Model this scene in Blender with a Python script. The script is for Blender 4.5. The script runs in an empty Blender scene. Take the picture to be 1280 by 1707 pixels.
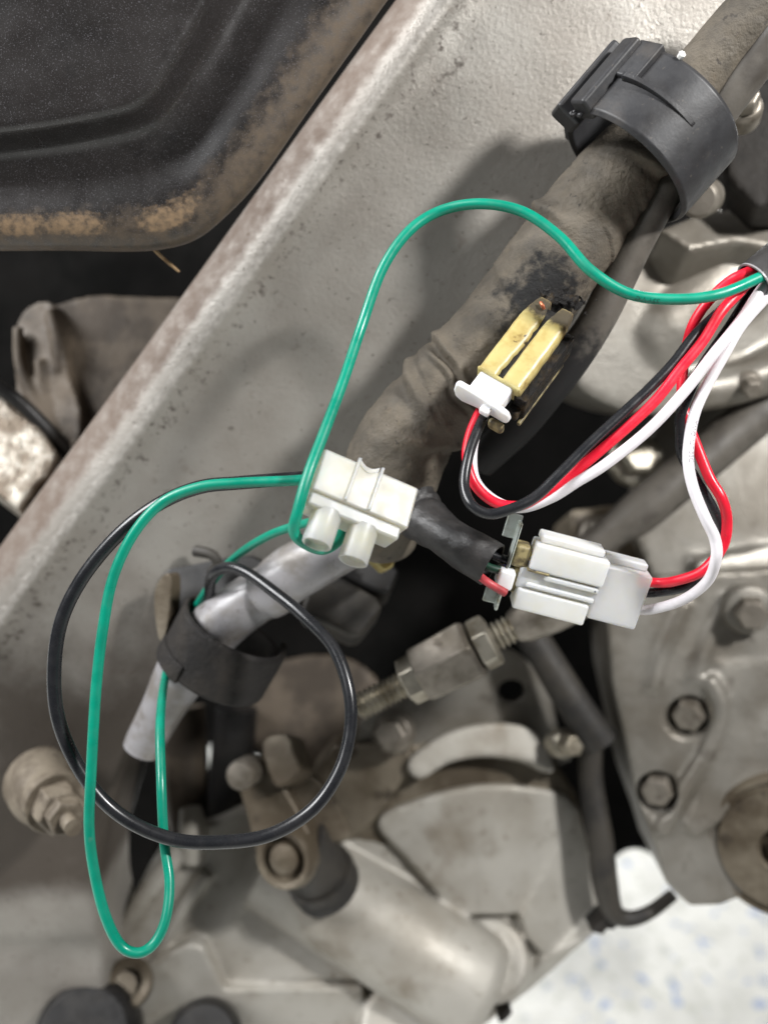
import bpy, bmesh, math, random
from mathutils import Vector, Matrix, noise
random.seed(7)
scene = bpy.context.scene
C = scene.collection
rad = math.radians
# ------------------------------------------------------------------ camera
HFOV = rad(50); K = math.tan(HFOV / 2) / 640.0       # tangent per photograph pixel
PITCH = rad(30)
CAM = Matrix.Translation((0, 0, 0.58)) @ Matrix.Rotation(rad(90) - PITCH, 4, 'X')
cam = bpy.data.cameras.new('camera'); cam.sensor_fit = 'HORIZONTAL'; cam.angle = HFOV
cam.clip_start = 0.01; cam.clip_end = 50
cam.dof.use_dof = True; cam.dof.focus_distance = 0.163; cam.dof.aperture_fstop = 11.0; cam.dof.aperture_blades = 0
co = bpy.data.objects.new('camera', cam); C.objects.link(co); co.matrix_world = CAM
scene.camera = co
# ------------------------------------------------------------------ light
world = bpy.data.worlds.new('World'); scene.world = world; world.use_nodes = True
bg = world.node_tree.nodes['Background']; bg.inputs['Color'].default_value = (0.93, 0.96, 1.0, 1); bg.inputs['Strength'].default_value = 0.065
def area(name, loc, target, size, power, col):
    l = bpy.data.lights.new(name, 'AREA'); l.shape = 'RECTANGLE'; l.size, l.size_y = size; l.energy = power; l.color = col
    o = bpy.data.objects.new(name, l); C.objects.link(o)
    a = CAM @ Vector(loc); b = CAM @ Vector(target)
    o.matrix_world = Matrix.Translation(a) @ (b - a).to_track_quat('-Z', 'Y').to_matrix().to_4x4()
area('key_lamp', (0.28, 0.20, 0.10), (0.05, 0.06, -0.2), (0.042, 0.042), 2.75, (1.0, 0.99, 0.975))  # unseen key lamp, kept close so its falloff dims the lower frame
area('window_light', (-1.35, 1.1, 0.52), (0.0, 0.0, -0.22), (1.1, 0.8), 66.0, (0.985, 0.99, 1.0))
area('floor_fill_light', (0.75, 0.75, -1.75), (0.28, -0.40, -0.62), (0.9, 0.9), 52.0, (1.0, 0.99, 0.97))  # unseen fill lamp, added to brighten the floor
scene.cycles.caustics_reflective = False; scene.cycles.caustics_refractive = True; scene.cycles.sample_clamp_indirect = 4.0
vs = scene.view_settings
vs.view_transform = 'Standard'; vs.look = 'None'; vs.exposure = 0.0; vs.gamma = 1.0
vs.use_curve_mapping = False
# ------------------------------------------------------------------ helpers
def P(x, y, d): return Vector(((x - 640) * K * d, -(y - 853.5) * K * d, -d))
def L_(r, d): return r * K * d                       # pixels at a depth -> metres
def ray(x, y): return Vector(((x - 640) * K, -(y - 853.5) * K, -1))
def plane(x, y, d, n):
    n = Vector(n).normalized(); k = n.dot(P(x, y, d))
    f = lambda a, b: k / n.dot(ray(a, b))
    f.n = n
    return f
BASE = {}
def W(o, base):
    o.matrix_world = CAM @ Matrix.Translation(base); BASE[o.name] = Vector(base)
def tagit(o, label=None, cat=None, group=None, kind=None):
    for k, v in (('label', label), ('category', cat), ('group', group), ('kind', kind)):
        if v: o[k] = v
    return o
def thing(name, label, cat, base, group=None):
    o = bpy.data.objects.new(name, None); o.empty_display_size = 0.005; C.objects.link(o); W(o, base)
    return tagit(o, label, cat, group)
def crom(pts, n):
    pts = [Vector(p) for p in pts]
    if len(pts) == 2: return [pts[0].lerp(pts[1], i / n) for i in range(n + 1)]
    q = [2 * pts[0] - pts[1]] + pts + [2 * pts[-1] - pts[-2]]; out = []
    for i in range(1, len(q) - 2):
        a, b, c, d = q[i - 1:i + 3]
        for j in range(n):
            t = j / n
            out.append(0.5 * (2 * b + (c - a) * t + (2 * a - 5 * b + 4 * c - d) * t * t + (3 * b - a - 3 * c + d) * t ** 3))
    out.append(pts[-1]); return out
class MB:
    def __init__(s): s.v = []; s.f = []; s.at = {}
    def add(s, vs, fs):
        o = len(s.v); s.v += [Vector(v) for v in vs]; s.f += [[i + o for i in f] for f in fs]; return o
    def tube(s, path, n=16, seg=8, rf=None, metric=False, cap=True, hollow=0):
        """path of (x, y, depth, radius px); rf(k, theta, s_len, point) scales the radius"""
        p4 = [Vector((*P(x, y, d), L_(r, d) if not metric else r)) for x, y, d, r in path]
        sm = crom(p4, seg); c = [v.xyz for v in sm]; r = [v.w for v in sm]
        t = [(c[min(i + 1, len(c) - 1)] - c[max(i - 1, 0)]).normalized() for i in range(len(c))]
        up = t[0].orthogonal().normalized(); fr = []
        for i in range(len(c)):
            up = (up - t[i] * up.dot(t[i])).normalized(); fr.append((up.copy(), t[i].cross(up)))
        vs, ln = [], 0
        for i in range(len(c)):
            if i: ln += (c[i] - c[i - 1]).length
            for k in range(n):
                th = 2 * math.pi * k / n
                d = fr[i][0] * math.cos(th) + fr[i][1] * math.sin(th)
                rr = r[i] * (rf(i / (len(c) - 1), th, ln, c[i] + d * r[i]) if rf else 1)
                vs.append(c[i] + d * rr)
        m = len(c)
        fs = [[i * n + k, i * n + (k + 1) % n, (i + 1) * n + (k + 1) % n, (i + 1) * n + k] for i in range(m - 1) for k in range(n)]
        if hollow:                                   # open end with wall thickness at both ends
            o = len(vs); vs2 = [c[i // n] + (v - c[i // n]) * (1 - hollow) for i, v in enumerate(vs)]
            fs += [[q + o for q in reversed(f)] for f in fs]
            fs += [[k, o + k, o + (k + 1) % n, (k + 1) % n] for k in range(n)]
            e = (m - 1) * n; fs += [[e + k, e + (k + 1) % n, o + e + (k + 1) % n, o + e + k] for k in range(n)]
            vs += vs2
        elif cap: fs += [list(range(n))[::-1], [(m - 1) * n + k for k in range(n)]]
        s.add(vs, fs); return s
    def lathe(s, A, B, prof, n=32, ph=0.0, cap=True):
        """prof: (distance in metres from A towards B, radius in metres)"""
        A = Vector(A); ax = (Vector(B) - A).normalized(); u = ax.orthogonal().normalized(); w = ax.cross(u)
        vs = [A + ax * h + (u * math.cos(ph + 2 * math.pi * k / n) + w * math.sin(ph + 2 * math.pi * k / n)) * max(r, 1e-6) for h, r in prof for k in range(n)]
        m = len(prof)
        fs = [[i * n + k, i * n + (k + 1) % n, (i + 1) * n + (k + 1) % n, (i + 1) * n + k] for i in range(m - 1) for k in range(n)]
        if cap: fs += [list(range(n))[::-1], [(m - 1) * n + k for k in range(n)]]
        s.add(vs, fs); return s
    def prism(s, poly, d, th, rnd=0, back=None):
        """outline in px on a depth plane d(x, y), given thickness along the plane normal"""
        f = d if callable(d) else (lambda x, y: d)
        if rnd:
            q = [Vector((x, y, 0)) for x, y in poly]; q = crom([q[-1]] + q + [q[0], q[1]], rnd)[rnd:-rnd - 1]
            poly = [(v.x, v.y) for v in q]
        nrm = getattr(f, 'n', Vector((0, 0, 1)))
        a = [P(x, y, f(x, y)) for x, y in poly]
        if nrm.z < 0: nrm = -nrm
        b = [v - nrm * th for v in a]; n = len(a)
        if back is not None:
            c0 = sum(b, Vector()) / n; b = [c0 + (v - c0) * back for v in b]
        s.add(a + b, [list(range(n)), list(range(n, 2 * n))[::-1]] + [[i, n + i, n + (i + 1) % n, (i + 1) % n] for i in range(n)])
        return s
    def box(s, c, u, v, w):
        """centre and three half-axis vectors"""
        c, u, v, w = map(Vector, (c, u, v, w))
        vs = [c + u * a + v * b + w * e for a in (-1, 1) for b in (-1, 1) for e in (-1, 1)]
        s.add(vs, [[0, 1, 3, 2], [4, 6, 7, 5], [0, 4, 5, 1], [2, 3, 7, 6], [0, 2, 6, 4], [1, 5, 7, 3]]); return s
    def grid(s, rows):
        m, n = len(rows), len(rows[0])
        return s.add([p for r in rows for p in r], [[i * n + j, i * n + j + 1, (i + 1) * n + j + 1, (i + 1) * n + j] for i in range(m - 1) for j in range(n - 1)])
    def build(s, name, mat, parent=None, ang=40, bevel=0, bseg=3, sub=0, remesh=0, smooth=0, label=None, cat=None, group=None, kind=None, solid=0, attr=None, disp=None, recalc=True):
        if parent is None:
            lo = [min(v[i] for v in s.v) for i in range(3)]; hi = [max(v[i] for v in s.v) for i in range(3)]
            base = Vector([(a + b) / 2 for a, b in zip(lo, hi)])
        else: base = BASE[parent.name]
        me = bpy.data.meshes.new(name); me.from_pydata([v - base for v in s.v], [], s.f); me.update()
        if attr:
            for k, vals in attr.items():
                a = me.attributes.new(k, 'FLOAT', 'POINT'); a.data.foreach_set('value', vals)
        if recalc:
            bm = bmesh.new(); bm.from_mesh(me); bmesh.ops.recalc_face_normals(bm, faces=bm.faces); bm.to_mesh(me); bm.free()
        for p in me.polygons: p.use_smooth = True
        if not sub and not remesh: me.set_sharp_from_angle(angle=rad(ang))
        me.materials.append(mat)
        o = bpy.data.objects.new(name, me); C.objects.link(o)
        if parent is None: W(o, base)
        else: o.parent = parent; BASE[o.name] = base
        if solid:
            m = o.modifiers.new('solid', 'SOLIDIFY'); m.thickness = solid; m.offset = -1
        if remesh:
            m = o.modifiers.new('remesh', 'REMESH'); m.mode = 'VOXEL'; m.voxel_size = remesh; m.use_smooth_shade = True
        if smooth:
            m = o.modifiers.new('smooth', 'SMOOTH'); m.factor = 0.5; m.iterations = smooth
        if bevel:
            m = o.modifiers.new('bevel', 'BEVEL'); m.width = bevel; m.segments = bseg; m.limit_method = 'ANGLE'; m.angle_limit = rad(35); m.harden_normals = True
        if sub:
            m = o.modifiers.new('sub', 'SUBSURF'); m.levels = sub; m.render_levels = sub
        return tagit(o, label, cat, group, kind)
def s2l(c):
    c /= 255.0; return c / 12.92 if c < 0.04045 else ((c + 0.055) / 1.055) ** 2.4
def srgb(r, g, b): return (s2l(r), s2l(g), s2l(b), 1)
# ------------------------------------------------------------------ materials
def mat(name, col, col2=None, ns=60, lo=0.4, hi=0.65, rough=0.5, rvar=0.1, metal=0.0, bump=0.0, bs=900, bdist=0.0003,
        spots=None, spots2=None, coat=0.0, spec=0.5, sss=0, trans=0, layers=(), aniso=None):
    """col/col2 mixed by noise; spots=(colour, scale, threshold, softness[, strength]); layers=(attribute, colour, noise scale, lo, hi, strength)"""
    m = bpy.data.materials.new(name); m.use_nodes = True; nt = m.node_tree; N = nt.nodes; Lk = nt.links
    b = N['Principled BSDF']
    tc = N.new('ShaderNodeTexCoord')
    def nz(scale, det=5, rg=0.6):
        t = N.new('ShaderNodeTexNoise'); t.inputs['Scale'].default_value = scale; t.inputs['Detail'].default_value = det; t.inputs['Roughness'].default_value = rg
        Lk.new(tc.outputs['Object'], t.inputs['Vector']); return t.outputs['Fac']
    def ramp(src, a, c, to0=0.0, to1=1.0):
        r = N.new('ShaderNodeMapRange'); r.interpolation_type = 'SMOOTHSTEP'
        r.inputs[1].default_value = a; r.inputs[2].default_value = c; r.inputs[3].default_value = to0; r.inputs[4].default_value = to1
        Lk.new(src, r.inputs[0]); return r.outputs[0]
    def mix(f, A, B):
        x = N.new('ShaderNodeMix'); x.data_type = 'RGBA'
        if isinstance(f, float): x.inputs[0].default_value = f
        else: Lk.new(f, x.inputs[0])
        for s, v in ((6, A), (7, B)):
            if isinstance(v, tuple): x.inputs[s].default_value = v
            else: Lk.new(v, x.inputs[s])
        return x.outputs[2]
    def mul(a, c):
        x = N.new('ShaderNodeMath'); x.operation = 'MULTIPLY'
        for i, v in enumerate((a, c)):
            if isinstance(v, float): x.inputs[i].default_value = v
            else: Lk.new(v, x.inputs[i])
        return x.outputs[0]
    cur = col
    if col2: cur = mix(ramp(nz(ns), lo, hi), col, col2)
    rgh = ramp(nz(ns * 2.3), 0.3, 0.7, max(0.02, rough - rvar), min(1, rough + rvar))
    for sp in (spots, spots2):
        if sp:
            f = ramp(nz(sp[1], 4, 0.55), sp[2], sp[2] + sp[3])
            cur = mix(mul(f, float(sp[4]) if len(sp) > 4 else 1.0), cur, sp[0])
    for (an, lc, sc, a, c, st) in layers:
        at = N.new('ShaderNodeAttribute'); at.attribute_name = an
        x = N.new('ShaderNodeMath'); x.operation = 'ADD'; Lk.new(at.outputs['Fac'], x.inputs[0]); Lk.new(nz(sc), x.inputs[1])
        f = mul(ramp(x.outputs[0], a, c), float(st)); cur = mix(f, cur, lc)
        y = N.new('ShaderNodeMix'); y.data_type = 'FLOAT'; Lk.new(f, y.inputs[0]); Lk.new(rgh, y.inputs[2]); y.inputs[3].default_value = 0.8; rgh = y.outputs[0]
    if isinstance(cur, tuple): b.inputs['Base Color'].default_value = cur
    else: Lk.new(cur, b.inputs['Base Color'])
    Lk.new(rgh, b.inputs['Roughness'])
    b.inputs['Metallic'].default_value = metal; b.inputs['Specular IOR Level'].default_value = spec
    b.inputs['Coat Weight'].default_value = coat; b.inputs['Coat Roughness'].default_value = 0.15
    if sss:
        b.inputs['Subsurface Weight'].default_value = sss; b.inputs['Subsurface Radius'].default_value = (1, 0.9, 0.7); b.inputs['Subsurface Scale'].default_value = 0.0045
    if trans: b.inputs['Transmission Weight'].default_value = trans; b.inputs['IOR'].default_value = 1.35
    if bump:
        bn = N.new('ShaderNodeBump'); bn.inputs['Strength'].default_value = bump; bn.inputs['Distance'].default_value = bdist
        Lk.new(nz(bs, 6, 0.65), bn.inputs['Height']); Lk.new(bn.outputs[0], b.inputs['Normal'])
    return m
M = {}
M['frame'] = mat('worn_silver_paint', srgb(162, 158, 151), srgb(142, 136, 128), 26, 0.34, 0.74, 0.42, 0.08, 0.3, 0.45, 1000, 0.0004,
    spots=(srgb(74, 65, 57), 760, 0.645, 0.06, 0.7), spots2=(srgb(116, 106, 97), 260, 0.62, 0.14, 0.4),
    layers=(('soot', srgb(74, 65, 56), 60, 0.6, 1.5, 0.9), ('dust', srgb(112, 96, 85), 240, 0.9, 1.75, 0.9), ('grime', srgb(66, 57, 50), 480, 1.06, 1.26, 0.8), ('stain', srgb(88, 66, 56), 60, 1.0, 1.5, 0.75), ('painted_shine', srgb(212, 207, 201), 620, 0.95, 1.75, 0.75)))  # last layer paints a pale highlight along the ridge crest
M['cover'] = mat('black_metallic_lacquer', srgb(48, 45, 44), srgb(37, 35, 34), 60, 0.4, 0.7, 0.34, 0.08, 0.1, 0.12, 2600, 0.0002,
    spots=(srgb(108, 106, 110), 3800, 0.58, 0.08, 0.6), spots2=(srgb(20, 20, 21), 90, 0.62, 0.1, 0.4), coat=0.25,
    layers=(('dust', srgb(98, 84, 68), 420, 0.9, 1.6, 0.85), ('cake', srgb(146, 121, 92), 700, 1.1, 1.6, 0.8)))
M['loom'] = mat('dusty_loom_tape', srgb(98, 90, 78), srgb(76, 70, 61), 110, 0.38, 0.66, 0.72, 0.1, 0, 0.8, 700, 0.0006,
    spots=(srgb(44, 39, 34), 520, 0.64, 0.06, 0.7), spots2=(srgb(112, 100, 84), 260, 0.6, 0.14, 0.5), layers=(('burn', srgb(14, 13, 13), 300, 0.95, 1.25, 1.0),))
M['hose'] = mat('dusty_black_hose', srgb(92, 87, 80), srgb(68, 63, 57), 90, 0.4, 0.65, 0.55, 0.1, 0, 0.3, 1200, 0.0002, layers=(('burn', srgb(20, 19, 19), 300, 0.85, 1.3, 1.0),))
M['clip'] = mat('black_nylon', srgb(47, 47, 49), srgb(40, 39, 40), 140, 0.4, 0.65, 0.47, 0.08, 0, 0.15, 1600, 0.0002, spots=(srgb(104, 97, 88), 1300, 0.64, 0.1, 0.4), spots2=(srgb(78, 72, 66), 120, 0.55, 0.2, 0.5))
M['black'] = mat('black_rubber', srgb(28, 27, 27), srgb(38, 36, 34), 120, 0.4, 0.65, 0.5, 0.1, 0, 0.2, 1200)
M['dark'] = mat('grimy_dark_metal', srgb(44, 40, 36), srgb(30, 28, 26), 60, 0.4, 0.65, 0.65, 0.1, 0.1, 0.4, 700, 0.0005)
M['void'] = mat('shade_black', srgb(20, 19, 18), srgb(13, 13, 12), 50, 0.4, 0.65, 0.9, 0.05, 0, spec=0.08, bump=0.3, bs=500, bdist=0.0005)  # near-black colour standing in for the shade in the gaps
M['cast'] = mat('cast_aluminium', srgb(178, 174, 165), srgb(162, 156, 145), 38, 0.4, 0.66, 0.52, 0.1, 0.25, 0.35, 800, 0.0004, spots=(srgb(112, 101, 86), 300, 0.58, 0.2, 0.6), spots2=(srgb(120, 109, 93), 48, 0.54, 0.2, 0.7))
M['cast_dirty'] = mat('oily_cast_aluminium', srgb(126, 117, 102), srgb(86, 76, 62), 40, 0.38, 0.62, 0.48, 0.12, 0.35, 0.4, 700, 0.0005, spots=(srgb(52, 44, 36), 110, 0.58, 0.12, 0.7))
M['cast_grey'] = mat('grey_cast_aluminium', srgb(142, 138, 130), srgb(120, 114, 104), 42, 0.4, 0.66, 0.42, 0.1, 0.4, 0.35, 800, 0.0004, spots=(srgb(76, 68, 58), 100, 0.6, 0.12, 0.5))
M['brown'] = mat('oily_brown_casting', srgb(98, 87, 74), srgb(66, 57, 47), 60, 0.4, 0.62, 0.6, 0.1, 0.1, 0.4, 600, 0.0005)
M['grit'] = mat('dusty_fastener', srgb(124, 114, 99), srgb(92, 82, 69), 130, 0.4, 0.62, 0.66, 0.1, 0.1, 0.5, 700, 0.0005, spots=(srgb(62, 52, 42), 210, 0.6, 0.1, 0.6))
M['rubber'] = mat('perished_rubber', srgb(36, 34, 33), srgb(50, 46, 42), 90, 0.42, 0.68, 0.7, 0.1, 0, 0.7, 420, 0.0008, spec=0.25)
M['steel'] = mat('zinc_steel', srgb(186, 180, 166), srgb(148, 140, 124), 140, 0.4, 0.65, 0.38, 0.1, 0.7, 0.3, 1200, 0.0002, spots=(srgb(82, 70, 54), 200, 0.62, 0.1, 0.6))
M['steel_dk'] = mat('dull_steel', srgb(138, 131, 121), srgb(108, 101, 90), 140, 0.4, 0.65, 0.45, 0.1, 0.5, 0.3, 1200, 0.0002, spots=(srgb(62, 52, 42), 200, 0.6, 0.1, 0.6))
M['bright'] = mat('bare_bright_metal', srgb(190, 184, 172), srgb(112, 100, 86), 120, 0.36, 0.6, 0.35, 0.1, 0.5, 0.5, 420, 0.0012)
M['zinc'] = mat('galvanised_tab', srgb(186, 194, 188), srgb(140, 138, 118), 300, 0.45, 0.7, 0.35, 0.1, 0.35)
M['copper'] = mat('copper_strand', srgb(190, 110, 80), None, rough=0.4, metal=0.8)
M['brass'] = mat('brass_insert', srgb(226, 214, 180), srgb(206, 194, 158), 400, rough=0.5, metal=0.2)
M['nylon'] = mat('translucent_nylon', srgb(244, 242, 230), srgb(240, 236, 218), 150, 0.4, 0.65, 0.36, 0.05, 0, 0.08, 900, 0.0002, sss=1.0, trans=0.55)
M['milky'] = mat('milky_nylon', srgb(246, 245, 238), srgb(242, 240, 230), 150, 0.4, 0.65, 0.38, 0.05, 0, 0.06, 900, 0.0002, sss=0.8, trans=0.22)
M['clear'] = mat('cloudy_nylon', srgb(248, 247, 245), srgb(244, 243, 239), 150, 0.4, 0.65, 0.36, 0.05, 0, 0.06, 900, 0.0002, sss=0.8, trans=0.45)
M['white'] = mat('white_nylon', srgb(240, 240, 240), srgb(232, 231, 228), 150, 0.4, 0.65, 0.4, 0.05, 0, 0.05, 900, 0.0002, sss=0.5)
M['aged'] = mat('yellowed_nylon', srgb(186, 172, 116), srgb(170, 150, 92), 220, 0.4, 0.65, 0.38, 0.08, 0, 0.15, 900, 0.0002, spots=(srgb(120, 96, 52), 300, 0.6, 0.12, 0.8), spots2=(srgb(30, 25, 18), 240, 0.66, 0.05, 0.9), sss=0.5, layers=(('burn', srgb(46, 38, 28), 400, 1.0, 1.35, 0.95),))
M['scorch'] = mat('scorched_plastic', srgb(18, 16, 15), srgb(70, 56, 34), 300, 0.5, 0.72, 0.5, 0.15, 0, 0.9, 900, 0.0008, spec=0.3)
M['dirtynylon'] = mat('grimy_yellow_nylon', srgb(150, 138, 98), srgb(84, 74, 54), 360, 0.4, 0.62, 0.45, 0.1, 0, 0.3, 900, 0.0003, spots=(srgb(24, 20, 16), 380, 0.6, 0.05, 0.9))
M['green'] = mat('green_pvc', srgb(0, 138, 112), srgb(2, 126, 102), 120, rough=0.36, rvar=0.1, spec=0.5, bump=0.05, spots=(srgb(70, 128, 110), 420, 0.66, 0.1, 0.5))
M['red'] = mat('red_pvc', srgb(222, 28, 52), srgb(212, 24, 46), 200, rough=0.38, rvar=0.1, bump=0.05, spots=(srgb(150, 50, 56), 420, 0.68, 0.08, 0.5))
M['wht'] = mat('white_pvc', srgb(222, 218, 222), srgb(212, 207, 209), 160, rough=0.4, rvar=0.05, bump=0.05, spots=(srgb(140, 132, 124), 700, 0.7, 0.06, 0.5))
M['blk'] = mat('black_pvc', srgb(28, 29, 32), srgb(36, 36, 38), 200, rough=0.28, rvar=0.05, bump=0.03)
M['shrink'] = mat('black_sleeving', srgb(48, 46, 45), srgb(34, 33, 33), 130, rough=0.5, rvar=0.1, bump=0.4, bs=500, bdist=0.0006, spots=(srgb(110, 100, 90), 900, 0.72, 0.03, 0.6))
M['conduit'] = mat('silver_grey_conduit', srgb(150, 148, 150), srgb(126, 121, 116), 110, 0.4, 0.65, 0.36, 0.1, 0.1, 0.2, 800, 0.0003, spots=(srgb(92, 82, 74), 160, 0.6, 0.1, 0.5))
M['boot'] = mat('dusty_rubber', srgb(60, 56, 50), srgb(38, 36, 34), 70, 0.4, 0.65, 0.62, 0.1, 0, 0.3, 700, 0.0004)
M['straw'] = mat('dry_straw', srgb(170, 142, 106), srgb(140, 112, 80), 300, rough=0.7)
M['print_light'] = mat('pale_print', srgb(135, 135, 140), None, rough=0.6)
M['print_dark'] = mat('dark_print', srgb(120, 116, 122), None, rough=0.6)
M['print_green'] = mat('black_print', srgb(10, 70, 56), None, rough=0.6)
M['flake'] = mat('white_paint_fleck', srgb(235, 235, 232), None, rough=0.6)
M['floor'] = mat('speckled_vinyl', srgb(238, 238, 232), srgb(222, 222, 216), 30, 0.4, 0.62, 0.5, 0.08, spots=(srgb(150, 170, 208), 75, 0.59, 0.05, 0.85), spots2=(srgb(196, 198, 186), 120, 0.56, 0.06, 0.6))
# ------------------------------------------------------------------ the floor
fl = bpy.data.meshes.new('floor'); fl.from_pydata([(-6, -6, 0), (6, -6, 0), (6, 6, 0), (-6, 6, 0)], [], [(0, 1, 2, 3)]); fl.materials.append(M['floor'])
fo = bpy.data.objects.new('floor', fl); C.objects.link(fo); fo['kind'] = 'structure'
def hexbolt(mb, c, ax, rpx, d, h=0.006, washer=1.35, ph=0.3):
    """flanged hex bolt head at c pointing along ax"""
    r = L_(rpx, d); ax = Vector(ax).normalized(); c = Vector(c)
    if washer: mb.lathe(c - ax * 0.004, c, [(0, r * washer), (0.0045, r * washer), (0.0055, r * washer * 0.9), (0.006, r)], 32)
    mb.lathe(c, c + ax, [(-0.004, r), (h * 0.75, r), (h * 0.92, r * 0.93), (h, r * 0.8)], 6, ph)
    return mb
# ------------------------------------------------------------------ frame beam
FP = plane(640, 600, 0.2, (0, -0.259, 0.966)); FN = FP.n
Lk_ = crom([Vector(v) for v in [(800, -220, 0), (640, 0, 0), (470, 236, 0), (270, 516, 0), (110, 738, 0), (-40, 945, 0), (-260, 1260, 0), (-420, 1500, 0), (-520, 1800, 0)]], 16)
Rk_ = crom([Vector(v) for v in [(1560, -260, 0), (1360, -40, 0), (1130, 200, 0), (905, 480, 0), (730, 680, 0), (580, 850, 0), (300, 1100, 0), (160, 1420, 0), (180, 1800, 0)]], 16)
prof = [(6, .034), (3, .018), (0, .0098), (4, .0078), (14, .0058), (30, .0036), (46, .0019), (58, .0009), (68, .0002), (78, -.0004), (88, -.0006), (97, -.0001), (107, .0009), (120, .0016), (145, .0019)]
rows, dust, grime, stain, painted_shine, soot = [], [], [], [], [], []
for i, (a, b) in enumerate(zip(Lk_, Rk_)):
    row = []
    def put(x, y, back, du, gr):
        p = P(x, y, FP(x, y)); nn = noise.noise(p * 28) * 0.0006 + noise.noise(p * 160) * 0.00012
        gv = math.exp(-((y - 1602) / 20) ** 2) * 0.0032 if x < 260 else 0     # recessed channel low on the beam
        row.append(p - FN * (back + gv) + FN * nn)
        soot.append(max(0, min(1, (y - 880) / 330)) * max(0, min(1, (1530 - y) / 60))); dust.append(du); grime.append(gr); painted_shine.append(max(0, 1 - abs(s_ - 84) / 22) if s_ is not None else 0)
        stain.append(max(0, 1 - abs(y - 1125) / 26) * (1 if x < 230 else 0) * 0.8)
    nx, ny = 0.81, 0.586
    for s, z in prof:
        s_ = s
        put(a.x + nx * s, a.y + ny * s, z, 1.0 if s < 50 else max(0, 1 - (s - 50) / 24), 0.55 if 92 <= s <= 125 else (0.35 if s > 125 else 0))
    s_ = None
    x0, y0 = a.x + nx * 145, a.y + ny * 145
    for k in range(1, 41):
        f = k / 40; put(x0 + (b.x - x0) * f, y0 + (b.y - y0) * f, .0019, 0, max(0, .38 - f * 1.5) + .34 * max(0, 1 - abs(y0 - 130) / 190) * max(0, 1 - f * 3))
    for back, o in ((.0032, 7), (.007, 11), (.03, 12)):
        put(b.x + nx * o, b.y + ny * o, back, 0, 0)
    rows.append(row)
mb = MB(); mb.grid(rows)
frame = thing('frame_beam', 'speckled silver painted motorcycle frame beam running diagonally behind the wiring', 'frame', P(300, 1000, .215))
mb.build('beam_panel', M['frame'], frame, sub=1, attr={'dust': dust, 'grime': grime, 'stain': stain, 'painted_shine': painted_shine, 'soot': soot})
# stacked washer and nut on the beam, lower left
A = P(78, 1318, .222); B = P(150, 1420, .188); ax = (B - A).normalized(); u = L_(1, .222)
nut = MB().lathe(A, B, [(-.008, 60 * u), (-.001, 60 * u), (.002, 58 * u), (.0045, 54 * u), (.0062, 49 * u)], 40).build('boss', M['grit'], frame, bevel=.0005)
MB().lathe(A + ax * .006, B, [(0, 50 * u), (.0035, 50 * u), (.0045, 47 * u), (.0046, 30 * u)], 40).build('washer', M['grit'], frame)
nt_ = MB().lathe(A + ax * .0095, B, [(0, 40 * u), (.0065, 40 * u), (.008, 36 * u), (.0085, 26 * u)], 6, .5).build('nut', M['grit'], frame, bevel=.0005)
MB().lathe(A + ax * .0175, B, [(0, 30 * u), (.003, 30 * u), (.004, 26 * u)], 6, .2).build('lock_nut', M['grit'], frame, bevel=.0004)
MB().lathe(A + ax * .020, B, [(t * .0006, (13 - (t % 2) * 2) * u) for t in range(13)], 20).build('stud', M['grit'], nt_)
# ------------------------------------------------------------------ black side cover
CP = plane(250, 250, .170, (0.05, -0.16, 0.98)); CN = CP.n
O_ = crom([Vector((x, y, 0)) for x, y in [(-160, 416), (-40, 413), (90, 412), (200, 414), (262, 410), (318, 394), (368, 356), (430, 290), (520, 162), (600, 50), (664, -40), (730, -130)]], 10)
I_ = crom([Vector((x, y, 0)) for x, y in [(-160, 250), (-40, 238), (70, 226), (165, 210), (222, 196), (252, 180), (274, 156), (298, 118), (334, 55), (366, -5), (396, -62), (436, -140)]], 10)
T_ = Vector((-150, -170, 0)); rows = []; dust = []; cake = []
lev = [(.09, .0095, .8), (.03, .0075, 1.0), (.005, .0058, 1.0), (0, .0038, 1), (.04, .0018, 1), (.13, .0006, 1), (.22, .0001, .9), (.31, 0, .7), (.38, .0003, .55), (.46, .0009, .25), (.56, .0016, .08), (.66, .0022, 0), (.76, .0024, 0), (.86, .0019, 0), (.92, .0004, 0), (.96, -.0022, 0), (1.0, -.0052, 0)]
for f, back, du in lev:
    row = []
    for a, b in zip(O_, I_):
        q = a.lerp(b, f); p = P(q.x, q.y, CP(q.x, q.y)) - CN * back
        row.append(p + CN * noise.noise(p * 120) * .00015); edge = q.x > 330
        dust.append(du * (0.85 if edge else 0.8)); cake.append(max(0, max(1 - ((q.x - xc) / wd) ** 2 for xc, wd in ((30, 75), (125, 70), (-70, 60), (280, 75)))) ** .5 * max(0, 1 - ((f - .21) / .17) ** 2) ** .5)
    rows.append(row)
for g in (.02, .06, .14, .3, .6, .95):
    row = []
    for b in I_:
        q = b.lerp(T_, g); row.append(P(q.x, q.y, CP(q.x, q.y)) + CN * (.0058 + .0012 * min(1, g * 3))); dust.append(0); cake.append(0)
    rows.append(row)
mb = MB(); mb.grid(rows)
cover = thing('side_cover', 'glossy black metallic side cover with dusty brown rim in upper left corner', 'cover', P(100, 300, .18))
mb.build('shell', M['cover'], cover, sub=1, attr={'dust': dust, 'cake': cake})
MB().tube([(246, 404, .182, 3), (270, 428, .185, 3), (298, 452, .19, 2)], 8, 4).build('straw_stem', M['straw'], None, label='dry straw stalk poking out below the black side cover', cat='straw')
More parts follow.
